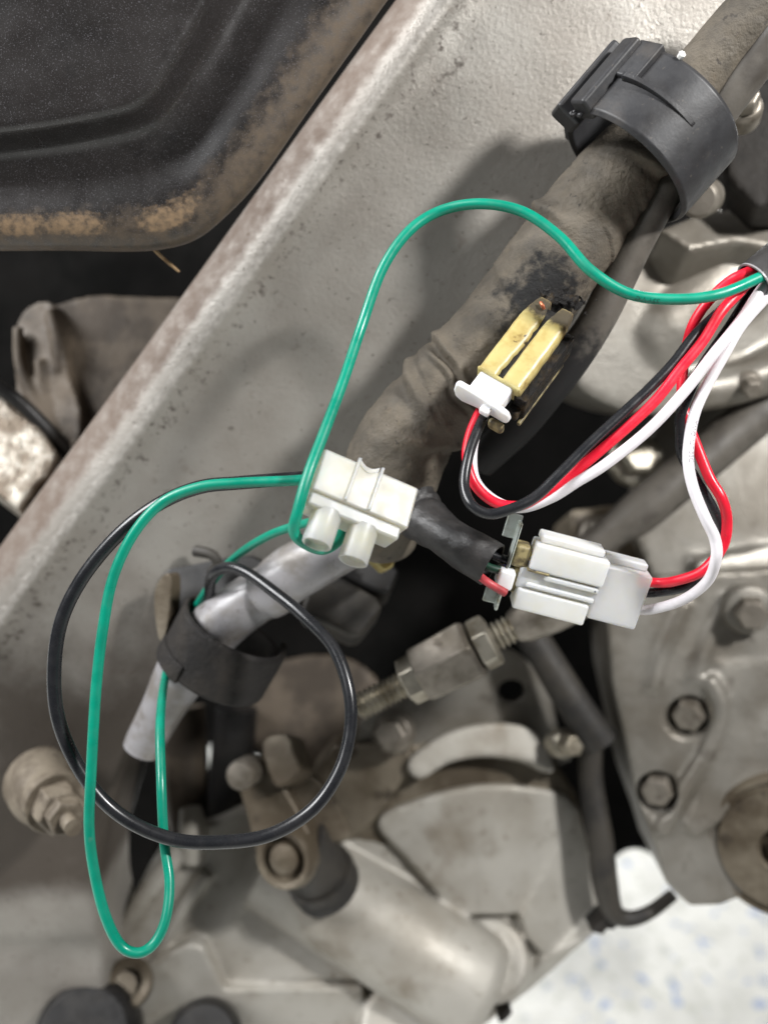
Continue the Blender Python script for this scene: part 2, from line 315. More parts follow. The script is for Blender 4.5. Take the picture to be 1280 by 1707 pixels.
# ------------------------------------------------------------------ dark machinery behind
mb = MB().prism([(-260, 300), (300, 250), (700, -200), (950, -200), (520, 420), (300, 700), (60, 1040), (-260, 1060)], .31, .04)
mb.build('gap_backing', M['void'], None, bevel=.003, label='black airbox wall coloured as the shade in the gap under the side cover', cat='backing')  # dark backing sheet added where the gap holds only shade
hd = thing('cylinder_casting', 'blurred dull grey casting in the gap between side cover and frame beam', 'casting', P(150, 620, .26))
mb = MB().prism([(30, 560), (70, 515), (150, 490), (230, 492), (330, 500), (420, 560), (330, 760), (190, 780), (110, 730), (60, 660)], plane(150, 600, .252, (.1, .2, 1)), .03, rnd=4)
mb.build('body', M['brown'], hd, remesh=.0011, smooth=8)
mb = MB().prism([(28, 540), (50, 508), (85, 504), (104, 540), (112, 620), (135, 690), (120, 760), (70, 730), (30, 680), (24, 600)], plane(70, 620, .2475, (-.2, .1, 1)), .012, rnd=4)
for pth in ([(30, 545, .247, 9), (34, 610, .2465, 10), (60, 670, .246, 11), (100, 720, .246, 12)], [(82, 515, .2475, 10), (96, 570, .247, 11), (98, 620, .247, 8)], [(66, 600, .2475, 10), (72, 650, .2468, 9), (92, 690, .2468, 9)], [(112, 640, .248, 10), (124, 700, .248, 12), (128, 760, .249, 12)]):
    mb.tube(pth, 12, 5)
mb.build('rib', M['brown'], hd, remesh=.0007, smooth=5)
mb = MB().prism([(-60, 620), (5, 664), (60, 705), (96, 752), (85, 790), (60, 810), (30, 850), (-60, 780)], plane(40, 740, .235, (.1, .45, 1)), .012)
mb.build('cooling_fin', M['bright'], None, remesh=.0007, smooth=6, label='bright weathered metal fin at the left edge beside frame beam', cat='metal fin')
mb = MB().tube([(-40, 620, .232, 12), (30, 668, .236, 12), (90, 728, .242, 13), (150, 790, .25, 13)], 14, 6)
mb.build('rubber_cable', M['black'], None, label='black rubber cable above the bright metal fin at left', cat='cable')
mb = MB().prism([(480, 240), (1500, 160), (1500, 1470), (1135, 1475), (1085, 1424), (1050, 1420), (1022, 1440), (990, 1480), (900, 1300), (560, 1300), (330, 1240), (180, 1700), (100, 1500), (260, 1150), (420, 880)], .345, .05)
mb.build('engine_block', M['void'], None, bevel=.004, label='engine backing block coloured black as deep shadow behind the wiring', cat='engine')
# ------------------------------------------------------------------ starter motor, upper right
st = thing('starter_motor', 'grey cylindrical starter motor housing behind the wire bundle at right', 'motor', P(1100, 620, .24))
mb = MB().prism([(1118, 392), (1200, 362), (1340, 345), (1400, 480), (1360, 640), (1200, 668), (1092, 692), (1012, 674), (958, 634), (985, 572), (1040, 470)], plane(1130, 560, .2335, (.12, -.12, 1)), .03, rnd=4)
mb.lathe(P(1040, 600, .245), P(1330, 360, .245), [(0, 60 * L_(1, .24)), (.004, 84 * L_(1, .24)), (.012, 92 * L_(1, .24)), (.08, 96 * L_(1, .24))], 48)
mb.tube([(1150, 655, .236, 34), (1230, 640, .236, 34), (1330, 600, .236, 40)], 20, 5)
mb.build('housing', M['cast_grey'], st, remesh=.0009, smooth=14)
mb = MB().prism([(1100, 380), (1180, 350), (1330, 340), (1330, 420), (1230, 400), (1150, 415)], plane(1220, 390, .222, (.1, .5, 1)), .02)
mb.build('end_bracket', M['cast_grey'], st, remesh=.0009, smooth=7)
hexbolt(MB(), P(1246, 640, .232), (-.1, -.5, 1), 17, .232).build('bolt', M['steel_dk'], st, bevel=.0004)
mb = MB().prism([(1190, 150), (1330, 120), (1330, 330), (1260, 345), (1215, 300)], plane(1270, 240, .212, (-.3, .1, 1)), .02)
mb.build('coil_bracket', M['dark'], None, remesh=.0009, smooth=5, label='dark grimy bracket at the right edge behind the upper cable clip', cat='bracket')
mb = MB(); hexbolt(mb, P(1240, 182, .190), (-.3, .1, 1), 22, .190)
mb.build('flange_bolt', M['steel_dk'], None, bevel=.0004, label='round bolt head beside thin hose above the upper cable clip', cat='bolt')
mb = MB().lathe(P(1170, 330, .2), P(1120, 350, .165), [(-.006, 31 * L_(1, .2)), (.003, 31 * L_(1, .2)), (.0042, 29 * L_(1, .2)), (.005, 24 * L_(1, .2)), (.0052, 8 * L_(1, .2))], 32)
mb.build('dome_bolt', M['steel_dk'], None, label='pale domed bolt under the lower end of the upper cable clip', cat='bolt')
# upper right crankcase half behind wires
mb = MB()
mb.prism([(1095, 690), (1180, 640), (1360, 600), (1360, 1000), (1100, 1000), (1060, 900), (1080, 780)], plane(1200, 800, .262, (-.15, .1, 1)), .04)
mb.prism([(1160, 930), (1360, 900), (1360, 940), (1160, 960)], plane(1250, 930, .256, (0, .2, 1)), .02)
up = thing('upper_crankcase', 'grey crankcase half behind the looping red black and white wires', 'engine case', P(1200, 950, .27))
mb.build('casting', M['cast_grey'], up, remesh=.0012, smooth=5)
hexbolt(MB(), P(1060, 765, .262), (0, .1, 1), 30, .262, .006, 1.5).build('bolt', M['steel'], up, bevel=.0004)
hexbolt(MB(), P(1000, 895, .262), (-.2, .2, 1), 26, .262, .006, 1.4).build('bolt', M['steel_dk'], up, bevel=.0004)
mb = MB().prism([(950, 850), (1030, 840), (1110, 900), (1130, 1010), (960, 1010)], plane(1030, 930, .272, (0, .2, 1)), .03)
mb.build('web', M['cast_dirty'], up, remesh=.0011, smooth=5)
MB().tube([(900, 985, .25, 24), (1010, 895, .248, 27), (1060, 858, .247, 36), (1130, 800, .246, 37), (1320, 640, .246, 38)], 24, 6).build('brake_rod', M['hose'], None, label='thick dusty dark rod crossing diagonally behind the wires at right', cat='rod')
# ------------------------------------------------------------------ lower right crankcase
CC = plane(1150, 1200, .250, (-.12, .02, 1)); mb = MB()
mb.prism([(1010, 1030), (1100, 960), (1400, 940), (1400, 1430), (1290, 1478), (1200, 1512), (1150, 1512), (1125, 1490), (1112, 1476), (1095, 1420), (1062, 1330), (1045, 1250), (1020, 1140)], CC, .045)
def on(pl, x, y, o=0): return P(x, y, pl(x, y)) + Vector((0, 0, o))
for pth in ([(1140, 1005), (1105, 1080), (1085, 1150)], [(1212, 1000), (1178, 1070), (1155, 1140)]):
    mb.tube([(x, y, CC(x, y) + .0006, 14) for x, y in pth], 12, 6)
mb.tube([(x, y, CC(x, y) + .001, 8) for x, y in [(1180, 1104), (1260, 1102), (1400, 1100)]], 12, 5)
mb.prism([(1200, 1110), (1400, 1110), (1400, 1330), (1260, 1330), (1160, 1400), (1140, 1380), (1195, 1260)], plane(1280, 1200, .2465, (-.1, .05, 1)), .012)
mb.tube([(x, y, CC(x, y) - .001, 14) for x, y in [(1180, 1130), (1200, 1180), (1180, 1250), (1130, 1330), (1100, 1390)]], 12, 6)
cc = thing('crankcase', 'dull silver crankcase with sunken bolts and round cap in lower right', 'engine case', P(1180, 1500, .27))
ccast = mb.build('casting', M['cast_grey'], cc, remesh=.0009)
def pockets(o, cutters):
    """cut the cutter solids out of a casting, then soften the edges"""
    tmp = []
    for c in cutters:
        t = c.build('cutter', M['cast_grey'], cc, ang=30); tmp.append(t)
        m = o.modifiers.new('cut', 'BOOLEAN'); m.operation = 'DIFFERENCE'; m.object = t; m.solver = 'EXACT'
    m = o.modifiers.new('re', 'REMESH'); m.mode = 'VOXEL'; m.voxel_size = .0008; m.use_smooth_shade = True
    m = o.modifiers.new('sm', 'SMOOTH'); m.factor = .5; m.iterations = 5
    bpy.context.view_layer.update()
    me = bpy.data.meshes.new_from_object(o.evaluated_get(bpy.context.evaluated_depsgraph_get()))
    o.modifiers.clear(); o.data = me
    for t in tmp: bpy.data.objects.remove(t)
    for p in me.polygons: p.use_smooth = True
cuts = []
for x, y, r_, ax in ((1146, 1196, 34, (-.5, -.3, 1)), (1094, 1322, 34, (-.55, -.2, 1))):
    c = on(CC, x, y, 0); ax = Vector(ax).normalized(); u = L_(1, .25)
    cuts.append(MB().lathe(c - ax * .008, c + ax, [(.002, r_ * .9 * u), (.008, r_ * u), (.02, r_ * 1.15 * u)], 28))
pockets(ccast, cuts)
for x, y, r_, ax in ((1146, 1196, 28, (-.5, -.3, 1)), (1094, 1322, 28, (-.55, -.2, 1))):
    ax = Vector(ax).normalized(); hexbolt(MB(), on(CC, x, y, 0) - ax * .0055, ax, r_, .25, .0065, 0).build('bolt', M['steel_dk'], cc, bevel=.0006)
MB().lathe(on(CC, 1243, 1012, .002) - Vector((0, 0, .006)), on(CC, 1228, 1020, .02), [(0, 42 * L_(1, .25)), (.006, 42 * L_(1, .25)), (.009, 38 * L_(1, .25)), (.0095, 30 * L_(1, .25))], 36).build('bolt_boss', M['cast_grey'], cc)
hexbolt(MB(), on(CC, 1240, 1014, .004), (-.3, -.15, 1), 27, .25, .007, 0).build('bolt', M['steel_dk'], cc, bevel=.0004)
c = on(CC, 1296, 1405, .004); u = L_(1, .25); ax = Vector((-.42, -.1, 1)).normalized()
MB().lathe(c - ax * .008, c + ax, [(0, 118 * u), (.0085, 118 * u), (.0095, 114 * u), (.0096, 110 * u), (.0088, 109 * u), (.0088, 100 * u), (.0102, 99 * u), (.0104, 40 * u), (.0095, 36 * u), (.006, 34 * u), (.006, 0)], 72).build('round_cap', M['cast_dirty'], cc)
hexbolt(MB(), c - ax * .0005, ax, 21, .25, .004, 0).build('bolt', M['steel_dk'], cc, bevel=.0004)
# ------------------------------------------------------------------ sprocket cover, bottom centre
sc = thing('sprocket_cover', 'pale cast aluminium sprocket cover with fan shaped panel at bottom centre', 'engine cover', P(600, 1690, .28))
mb = MB()
mb.prism([(520, 1290), (560, 1240), (650, 1250), (760, 1225), (880, 1230), (920, 1260), (960, 1320), (975, 1380), (900, 1420), (700, 1420), (560, 1400)], plane(760, 1300, .2745, (.03, .06, 1)), .05)
mb.prism([(560, 1260), (640, 1240), (690, 1262), (650, 1330), (600, 1390), (540, 1400)], plane(620, 1310, .269, (-.2, .2, 1)), .02, rnd=3)
mb.build('back_casting', M['cast_dirty'], sc, remesh=.0009, smooth=8)
mb = MB().prism([(678, 1272), (715, 1238), (765, 1214), (820, 1205), (878, 1212), (915, 1246), (922, 1290), (880, 1272), (815, 1262), (750, 1272), (700, 1300)], plane(810, 1240, .2668, (.02, .3, 1)), .02, rnd=4)
mb.build('drum_rim', M['cast'], sc, remesh=.0007, smooth=16)
u = L_(1, .265)
mb = MB()
mb.prism([(215, 1510), (250, 1440), (330, 1385), (430, 1340), (540, 1340), (620, 1375), (700, 1340), (790, 1318), (880, 1320), (965, 1350), (990, 1440), (1005, 1545), (940, 1600), (880, 1650), (800, 1715), (760, 1800), (180, 1800), (195, 1640)], plane(700, 1500, .2725, (.05, .05, 1)), .04)
mb.prism([(628, 1372), (700, 1334), (790, 1311), (880, 1313), (957, 1342), (900, 1455), (862, 1520), (840, 1528), (765, 1526), (745, 1512), (690, 1445)], plane(800, 1420, .2702, (.05, .09, 1)), .02, rnd=4)
mb.prism([(965, 1345), (985, 1440), (1000, 1540), (905, 1592), (880, 1566), (868, 1528), (908, 1455)], plane(940, 1470, .2712, (.22, .02, 1)), .02)
mb.prism([(905, 1602), (1003, 1548), (900, 1640), (800, 1720), (740, 1740), (850, 1660)], plane(880, 1640, .2725, (.1, -.4, 1)), .02)
mb.lathe(P(450, 1430, .273), P(812, 1660, .264), [(0, 84 * u), (.071, 88 * u), (.0775, 86 * u), (.0815, 76 * u), (.083, 40 * u)], 48)
mb.lathe(P(815, 1602, .28), P(822, 1596, .24), [(0, 68 * u), (.0145, 66 * u), (.0165, 60 * u)], 48)
mb.lathe(P(680, 1720, .28), P(676, 1716, .24), [(0, 84 * u), (.021, 80 * u), (.0235, 74 * u)], 48)
mb.prism([(345, 1625), (420, 1505), (470, 1470), (520, 1520), (640, 1592), (600, 1636), (378, 1636)], plane(480, 1570, .2690, (-.08, .2, 1)), .02)
mb.prism([(318, 1575), (338, 1582), (374, 1652), (605, 1650), (612, 1800), (200, 1800), (205, 1640), (260, 1600)], plane(450, 1690, .2655, (0, -.12, 1)), .02)
mb.prism([(250, 1600), (345, 1480), (440, 1400), (500, 1450), (420, 1510), (340, 1580)], plane(380, 1500, .2695, (-.2, .12, 1)), .02)
mb.tube([(205, 1560, .2695, 16), (240, 1500, .268, 19), (290, 1430, .268, 19), (345, 1370, .272, 16)], 14, 6)
mb.tube([(262, 1590, .2685, 12), (300, 1520, .267, 13), (345, 1455, .268, 13)], 14, 6)
mb.tube([(320, 1440, .268, 18), (322, 1390, .268, 24), (318, 1345, .271, 18)], 14, 6)
mb.build('casting', M['cast'], sc, remesh=.0007, smooth=14)
MB().lathe(P(212, 1640, .262), P(222, 1640, .24), [(0, 40 * L_(1, .26)), (.006, 40 * L_(1, .26)), (.008, 34 * L_(1, .26)), (.006, 22 * L_(1, .26)), (.002, 20 * L_(1, .26)), (.002, 0)], 36).build('bolt_boss', M['cast_dirty'], sc)
hexbolt(MB(), P(655, 1222, .262), (-.2, .1, 1), 28, .262, .006, 1.25).build('bolt', M['steel_dk'], sc, bevel=.0004)
hexbolt(MB(), P(938, 1240, .262), (.3, .2, 1), 20, .262, .008, 1.2).build('bolt', M['steel'], sc, bevel=.0004)
# mounting flange with a round hole
bo = [(596, 1216), (640, 1178), (700, 1118), (770, 1086), (835, 1082), (880, 1104), (912, 1150), (930, 1210), (935, 1275), (640, 1290)]
pl = plane(800, 1160, .274, (.05, -.15, 1)); bm_o = MB()
hole = [(853 + 23 * math.cos(t * math.pi / 12), 1152 + 19 * math.sin(t * math.pi / 12)) for t in range(24)]
q = crom([Vector((*v, 0)) for v in [bo[-1]] + bo + [bo[0], bo[1]]], 6)[6:-7]
ring = [(v.x, v.y) for v in q]
# bridge outline and hole with one slit so the flange is a true plate with a through hole
best = min(((i, j) for i in range(len(ring)) for j in range(24)), key=lambda ij: (ring[ij[0]][0] - hole[ij[1]][0]) ** 2 + (ring[ij[0]][1] - hole[ij[1]][1]) ** 2)
bmh = bmesh.new()
def loopv(pts, off): return [bmh.verts.new(P(x, y, pl(x, y)) - Vector((0, 0, off))) for x, y in pts]
lay = []
for off in (0, .006):
    a = loopv(ring, off); h = loopv(hole, off)
    es = [bmh.edges.new((l[i], l[(i + 1) % len(l)])) for l in (a, h) for i in range(len(l))]
    bmesh.ops.triangle_fill(bmh, use_beauty=True, edges=es); lay.append((a, h))
for (l0, l1) in zip(*lay):
    for i in range(len(l0)): bmh.faces.new((l0[i], l0[(i + 1) % len(l0)], l1[(i + 1) % len(l1)], l1[i]))
fl_ = MB(); bmh.verts.index_update(); fl_.add([v.co for v in bmh.verts], [[v.index for v in f.verts] for f in bmh.faces]); bmh.free()
fl_.build('flange', M['cast_grey'], sc, bevel=.0008)
# ------------------------------------------------------------------ threaded linkage rod
lk = thing('linkage_rod', 'threaded shift linkage rod with hex coupler and lock nuts behind lower connector', 'linkage', P(740, 1120, 0.2165))
A = P(596, 1180, 0.219); B = P(935, 1006, 0.212); ax = (B - A).normalized(); u = L_(1, 0.2165); tot = (B - A).length
def at(f): return A + (B - A) * f
def thr(f0, f1, r):
    n = int((f1 - f0) * tot / .00075); return MB().lathe(at(f0), B, [(i * .00075, (r if i % 2 else r * .74) * u) for i in range(n + 1)], 24)
thr(0.0, .27, 24).build('thread', M['steel'], lk, ang=15)
MB().lathe(at(.235), B, [(0, 30 * u), (.0006, 41 * u), (.0048, 42 * u), (.0054, 38 * u)], 6, .25).build('lock_nut', M['steel'], lk, bevel=.0005)
MB().lathe(at(.312), B, [(0, 48 * u), (.0008, 52 * u), (.0155, 55 * u), (.0163, 50 * u)], 6, .6).build('hex_coupler', M['steel_dk'], lk, bevel=.0007)
MB().lathe(at(.588), B, [(0, 36 * u), (.0006, 46 * u), (.0045, 46 * u), (.0051, 40 * u)], 6, .35).build('lock_nut', M['steel'], lk, bevel=.0005)
thr(.66, .79, 25).build('thread', M['steel'], lk, ang=15)
MB().lathe(at(.775), B, [(0, 26 * u), (.003, 34 * u), (.010, 40 * u), (.03, 40 * u)], 32).build('rod_end', M['steel_dk'], lk)
# hoses right of the flange
MB().tube([(860, 1020, .262, 26), (905, 1090, .26, 27), (960, 1180, .258, 29), (1000, 1238, .258, 31)], 20, 6).build('breather_hose', M['boot'], None, label='stubby dark rubber hose sloping between the flange and crankcase', cat='hose')
MB().tube([(985, 1225, .264, 22), (985, 1300, .264, 20), (1000, 1400, .262, 22), (1008, 1470, .262, 22), (1022, 1520, .262, 17), (1050, 1532, .262, 13), (1085, 1520, .262, 11), (1122, 1492, .264, 10)], 18, 7).build('drain_hose', M['boot'], None, label='long black drain hose curving below crankcase against the bright floor', cat='hose')
MB().prism([(985, 1555), (1010, 1530), (1030, 1545), (1022, 1552), (1012, 1550), (1006, 1560)], .262, .01).build('hose_tab', M['dark'], None, bevel=.0005, label='small dark metal tab at the bottom edge under drain hose', cat='tab')
MB().prism([(838, 1692), (852, 1680), (854, 1692), (846, 1700), (840, 1706), (830, 1706)], .262, .01).build('casting_lug', M['dark'], None, bevel=.0005, label='small dark lug on the lower edge of sprocket cover by floor', cat='lug')
# ------------------------------------------------------------------ gear shift joint
gs = thing('shift_lever', 'dirty steel shift arm with clamp bolt and rubber sealed shaft', 'shift arm', P(480, 1480, .25))
pl = plane(470, 1380, .240, (-.25, .1, 1))
MB().prism([(392, 1290), (420, 1268), (455, 1280), (472, 1312), (500, 1360), (522, 1410), (524, 1450), (505, 1480), (465, 1486), (440, 1462), (425, 1420), (410, 1360)], pl, .009, rnd=3).build('arm', M['cast_dirty'], gs, bevel=.0012)
MB().prism([(436, 1238), (478, 1224), (492, 1262), (498, 1290), (470, 1312), (452, 1304)], plane(470, 1270, .236, (-.3, .35, 1)), .012, rnd=3).build('clamp_jaw', M['cast_dirty'], gs, bevel=.0012)
MB().prism([(505, 1290), (540, 1310), (575, 1360), (585, 1400), (530, 1405), (512, 1380), (480, 1330)], plane(530, 1350, .246, (.2, .1, 1)), .012, rnd=3).build('clamp_jaw', M['cast_dirty'], gs, bevel=.0012)
c = P(412, 1294, .236); MB().lathe(c - Vector((0, 0, .006)), c + Vector((-.2, .1, 1)), [(0, 25 * L_(1, .236)), (.008, 25 * L_(1, .236)), (.0095, 21 * L_(1, .236)), (.01, 10 * L_(1, .236))], 30).build('clamp_bolt', M['steel_dk'], gs)
A = P(478, 1428, .238); B = P(560, 1470, .262); u = L_(1, .24)
e = Vector((-.3, .05, 1)).normalized()
MB().lathe(A - e * .004, A + e, [(0, 50 * u), (.006, 50 * u), (.0072, 46 * u), (.0068, 38 * u), (.004, 36 * u), (.004, 26 * u), (.0066, 24 * u), (.0075, 12 * u), (.0075, 0)], 40).build('shaft_end', M['cast_dirty'], gs)
A = P(522, 1440, .25); B = P(556, 1492, .258)
MB().lathe(A, B, [(-.012, 50 * u), (.004, 54 * u), (.0042, 60 * u), (.007, 62 * u), (.0078, 58 * u), (.009, 60 * u), (.0115, 60 * u), (.012, 50 * u)], 44).build('rubber_seal', M['boot'], gs)
# small shafts and boots in the brown shadow, lower left
MB().tube([(215, 1262, .27, 30), (190, 1340, .272, 32), (170, 1420, .275, 30), (158, 1500, .275, 20), (162, 1570, .272, 15), (182, 1640, .27, 13), (205, 1700, .27, 12)], 20, 7).build('clutch_cable', M['black'], None, label='black rubber cable curving down behind the green wire loop at lower left', cat='cable')
MB().tube([(300, 1180, .29, 40), (305, 1260, .288, 42), (310, 1340, .285, 36), (318, 1410, .285, 28)], 22, 6).build('shift_shaft', M['brown'], None, label='brown grimy shaft standing in shadow behind the black wire loop', cat='shaft')
MB().tube([(395, 1180, .285, 34), (385, 1280, .285, 36), (375, 1350, .285, 34), (372, 1420, .285, 26)], 20, 6).build('rubber_boot', M['black'], None, label='black rubber boot in shadow left of the shift arm', cat='boot')
mb = MB().prism([(420, 1120), (560, 1090), (640, 1150), (600, 1230), (560, 1320), (500, 1330), (440, 1260), (380, 1220)], plane(500, 1200, .292, (0, .3, 1)), .03, rnd=3)
mb.build('clutch_bracket', M['brown'], None, remesh=.0012, smooth=6, label='blurred brown bracket inside the black wire loop above shift arm', cat='bracket')
for x, y, rx, lab in ((112, 1716, 88, 'black rubber foot peg end at the bottom left corner'), (312, 1722, 64, 'smaller black rubber knob at bottom edge beside sprocket cover')):
    c = P(x, y, .245); r = L_(rx, .245)
    MB().lathe(c - Vector((0, .02, .03)), c + Vector((.1, .35, .6)), [(0, r * .9), (.02, r), (.03, r * .99), (.034, r * .93), (.036, r * .8), (.0362, r * .4), (.0362, 0)], 44).build('rubber_peg', M['black'], None, label=lab, cat='rubber peg')
# ------------------------------------------------------------------ wiring loom
lm = [(1345, -70, .160, 50), (1250, 30, .163, 50), (1150, 145, .1675, 52), (1088, 222, .171, 60), (1030, 298, .1745, 70), (972, 372, .177, 77), (905, 462, .179, 78), (835, 550, .181, 76), (760, 630, .182, 73), (703, 695, .183, 77), (660, 768, .186, 80), (636, 845, .192, 70), (640, 905, .198, 54)]
FOLDS = []
fr_ = random.Random(3)
for s0 in (.047, .0535, .0575, .0655, .1005, .1035, .1075, .1125, .1195):
    FOLDS.append((s0, fr_.uniform(.06, .11), fr_.uniform(.0008, .0017), fr_.uniform(0, 6.3), fr_.uniform(.001, .0035)))
def lf(t, th, s, p):
    w = noise.noise(p * 60) * .07 + noise.noise(p * 170) * .03 + noise.noise(p * 420) * .015
    fold = 0
    for s0, amp, wd, ph, tl in FOLDS:                  # creases pinched on one side of the loom
        x = (s - s0 - tl * math.sin(th + ph) - .0012 * noise.noise(p * 150)) / wd
        if abs(x) < 4: fold += 1.05 * amp * (math.exp(-x * x) - .8 * math.exp(-(x - 1.6) ** 2)) * max(0, .45 + .75 * math.sin(th * 1.0 + ph * 2))
    sp = ((s / .026 + th / (2 * math.pi)) % 1.0)
    return 1 + w + fold + .035 * sp
mb = MB().tube(lm, 80, 40, lf)
burn = []
bc = P(912, 500, .169)
for v in mb.v: burn.append(max(0, 1 - (v - bc).length / .021))
loom = thing('wiring_loom', 'thick dusty brown wiring loom wrapped in tape running diagonally through the clip', 'wiring loom', P(905, 462, .19))
mb.build('sleeve', M['loom'], loom, attr={'burn': burn}, ang=80)
# dark branch sleeve leaving the loom towards the lower connector
def sf(t, th, s, p): return 1 + noise.noise(p * 110) * .10 + noise.noise(p * 420) * .04 - .12 * math.exp(-((s - .0105 - .002 * math.sin(th + 1)) / .0012) ** 2) - .07 * math.exp(-((s - .0065 + .002 * math.sin(th)) / .0009) ** 2) + .05 * math.cos(2 * th + s * 220)
mb = MB().tube([(668, 812, .185, 44), (700, 858, .181, 42), (742, 892, .175, 37), (784, 920, .171, 37), (820, 942, .169, 37)], 48, 18, sf, hollow=.1)
mb.build('branch_sleeve', M['shrink'], loom, recalc=False)
# thin hose beside the loom
mb = MB().tube([(1370, -30, .158, 36), (1290, 62, .162, 36), (1222, 148, .166, 35), (1160, 238, .1705, 32), (1098, 338, .173, 28), (1062, 402, .175, 28), (1028, 470, .178, 29), (988, 545, .181, 30), (930, 628, .186, 31), (868, 705, .192, 30), (800, 770, .20, 28)], 28, 12, lambda t, th, s, p: 1 + noise.noise(p * 90) * .03)
burn = [max(0, min(1, (-v.y + P(1000, 470, .18).y) / .022)) for v in mb.v]
mb.build('thin_hose', M['hose'], None, attr={'burn': burn}, label='thin dusty black hose running along the right side of the loom', cat='hose')
# silver grey conduit
cd = thing('conduit', 'silver grey flexible conduit below the terminal block passing through lower clamp', 'conduit', P(450, 1000, .205))
MB().tube([(650, 850, .196, 42), (600, 892, .196, 44), (540, 926, .197, 46), (480, 960, .198, 47), (455, 985, .199, 45), (440, 998, .2, 40)], 36, 10, lambda t, th, s, p: 1 + noise.noise(p * 70) * .03).build('outer_sleeve', M['conduit'], cd)
MB().tube([(500, 950, .2, 38), (440, 988, .202, 43), (385, 1025, .204, 45), (330, 1075, .207, 48), (302, 1125, .209, 44), (272, 1180, .212, 36), (244, 1232, .215, 33), (235, 1250, .2155, 31)], 36, 10, lambda t, th, s, p: 1 + noise.noise(p * 70) * .03).build('inner_tube', M['conduit'], cd)
# ------------------------------------------------------------------ upper cable clip
def ringclip(C0, a, u, v, r, length, th, ph0, ph1, n=56, flare=0):
    """C-shaped band: angle from u towards v, extruded along a"""
    mb = MB(); rows = []
    sec = [(0, 0), (.06, -.5), (.5, -.5), (.94, -.5), (1, 0), (.94, .5), (.5, .5), (.06, .5)]
    for i in range(n + 1):
        ph = ph0 + (ph1 - ph0) * i / n; dr = u * math.cos(ph) + v * math.sin(ph)
        rows.append([C0 + a * (z * length) + dr * (r + k * th + flare * math.sin(math.pi * i / n)) for z, k in sec])
    m = len(sec); vs = [p for rw in rows for p in rw]
    fs = [[i * m + j, i * m + (j + 1) % m, (i + 1) * m + (j + 1) % m, (i + 1) * m + j] for i in range(n) for j in range(m)] + [list(range(m)), [n * m + j for j in range(m)][::-1]]
    mb.add(vs, fs); return mb
dC = .170; u1 = L_(1, dC)
a = Vector((.66, .75, 0)).normalized() * math.cos(rad(-5)) + Vector((0, 0, -1)) * math.sin(rad(-5))
uu = Vector((.66, -.75, 0)).normalized(); uu = Vector((a.y, -a.x, 0)).normalized()
vv = uu.cross(a);  vv = vv if vv.z > 0 else -vv
C0 = P(1036, 284, dC); r = 121 * u1; LEN = 134 * u1
clip = thing('cable_clip', 'black plastic hinged cable clip ring around the loom at upper right', 'cable clip', P(1036, 281, .19))
bd = ringclip(C0, a, uu, vv, r, LEN, .0016, rad(-28), rad(158)).build('band', M['clip'], clip, bevel=.0003, bseg=2)
ringclip(C0, a, uu, vv, r * .98, LEN * .92, .0016, rad(172), rad(262)).build('back_band', M['clip'], clip, bevel=.0003, bseg=2)
def cp(ph, rr, z): return C0 + (uu * math.cos(rad(ph)) + vv * math.sin(rad(ph))) * (r * rr) + a * (LEN * z)
def bar(mb, ph, rr, z0, z1, wt, wr):
    d0 = (uu * math.cos(rad(ph)) + vv * math.sin(rad(ph))); t0 = d0.cross(a).normalized()
    mb.box((cp(ph, rr, z0) + cp(ph, rr, z1)) / 2, a * (LEN * (z1 - z0) / 2), t0 * wt, d0 * wr); return mb
hb = bar(MB(), 172, 1.05, -.06, .97, .0031, .0030).build('hinge_block', M['clip'], clip, bevel=.0008)
bar(MB(), 147, 1.05, .0, .97, .0024, .0024).build('latch_bar', M['clip'], clip, bevel=.0008)
bar(MB(), 132, 1.035, .5, 1.0, .0030, .0012).build('latch_plate', M['clip'], clip, bevel=.0005)
# tapering rib along the band
mb = MB(); rows = []
for i in range(25):
    ph = 132 - 62 * i / 24; h = .0012 * (1 - i / 26); z = .52 + .02 * i / 24
    rows.append([cp(ph, 1 + (.0008 + dr) / r, z + dz) for dz, dr in ((-.055, -.0003), (-.03, h), (.02, h), (.045, -.0003))])
mb.grid(rows); mb.build('rib', M['clip'], bd, solid=.0004)
bar(MB(), 198, 1.06, .05, .6, .0042, .0007).build('foot', M['clip'], clip, bevel=.0004)
mb = MB()
for i in range(14):
    c = cp(152 + random.uniform(-7, 8), 1.03 + random.uniform(-.02, .03), -.02 + random.uniform(-.03, .02)); s = random.uniform(.0003, .0006)
    mb.lathe(c, c + Vector((random.random() - .5, random.random() - .5, 1)), [(-s, 0), (-s * .5, s * .8), (s * .4, s), (s, 0)], 8)
mb.build('torn_edge', M['clip'], hb, kind='stuff')
mb = MB(); c = cp(108, 1.06, 1.0); mb.lathe(c, c + Vector((.3, .3, 1)), [(-.0007, 0), (-.0005, .0006), (.0004, .0007), (.0008, .0002)], 7); mb.build('paint_fleck', M['flake'], bd)
# ------------------------------------------------------------------ lower cable clamp
d2 = .206; u2 = L_(1, d2)
a2 = (Vector((.50, .86, 0)).normalized() * .97 + Vector((0, 0, .2))).normalized()      # open mouth faces up and to the viewer
uu2 = Vector((a2.y, -a2.x, 0)).normalized(); vv2 = uu2.cross(a2); vv2 = vv2 if vv2.z > 0 else -vv2
C2 = P(352, 1122, d2 + .004); r2 = 90 * u2
cl2 = thing('cable_clamp', 'dark dusty plastic cable clamp gripping the grey conduit at frame edge', 'cable clamp', P(360, 1100, .22))
ringclip(C2, a2, uu2, vv2, r2, 100 * u2, .0019, rad(-25), rad(205)).build('band', M['rubber'], cl2, bevel=.0004, bseg=2)
ringclip(C2 - a2 * (2 * u2), a2, uu2, vv2, r2 * 1.05, 34 * u2, .0016, rad(110), rad(200)).build('collar', M['rubber'], cl2, bevel=.0004, bseg=2)
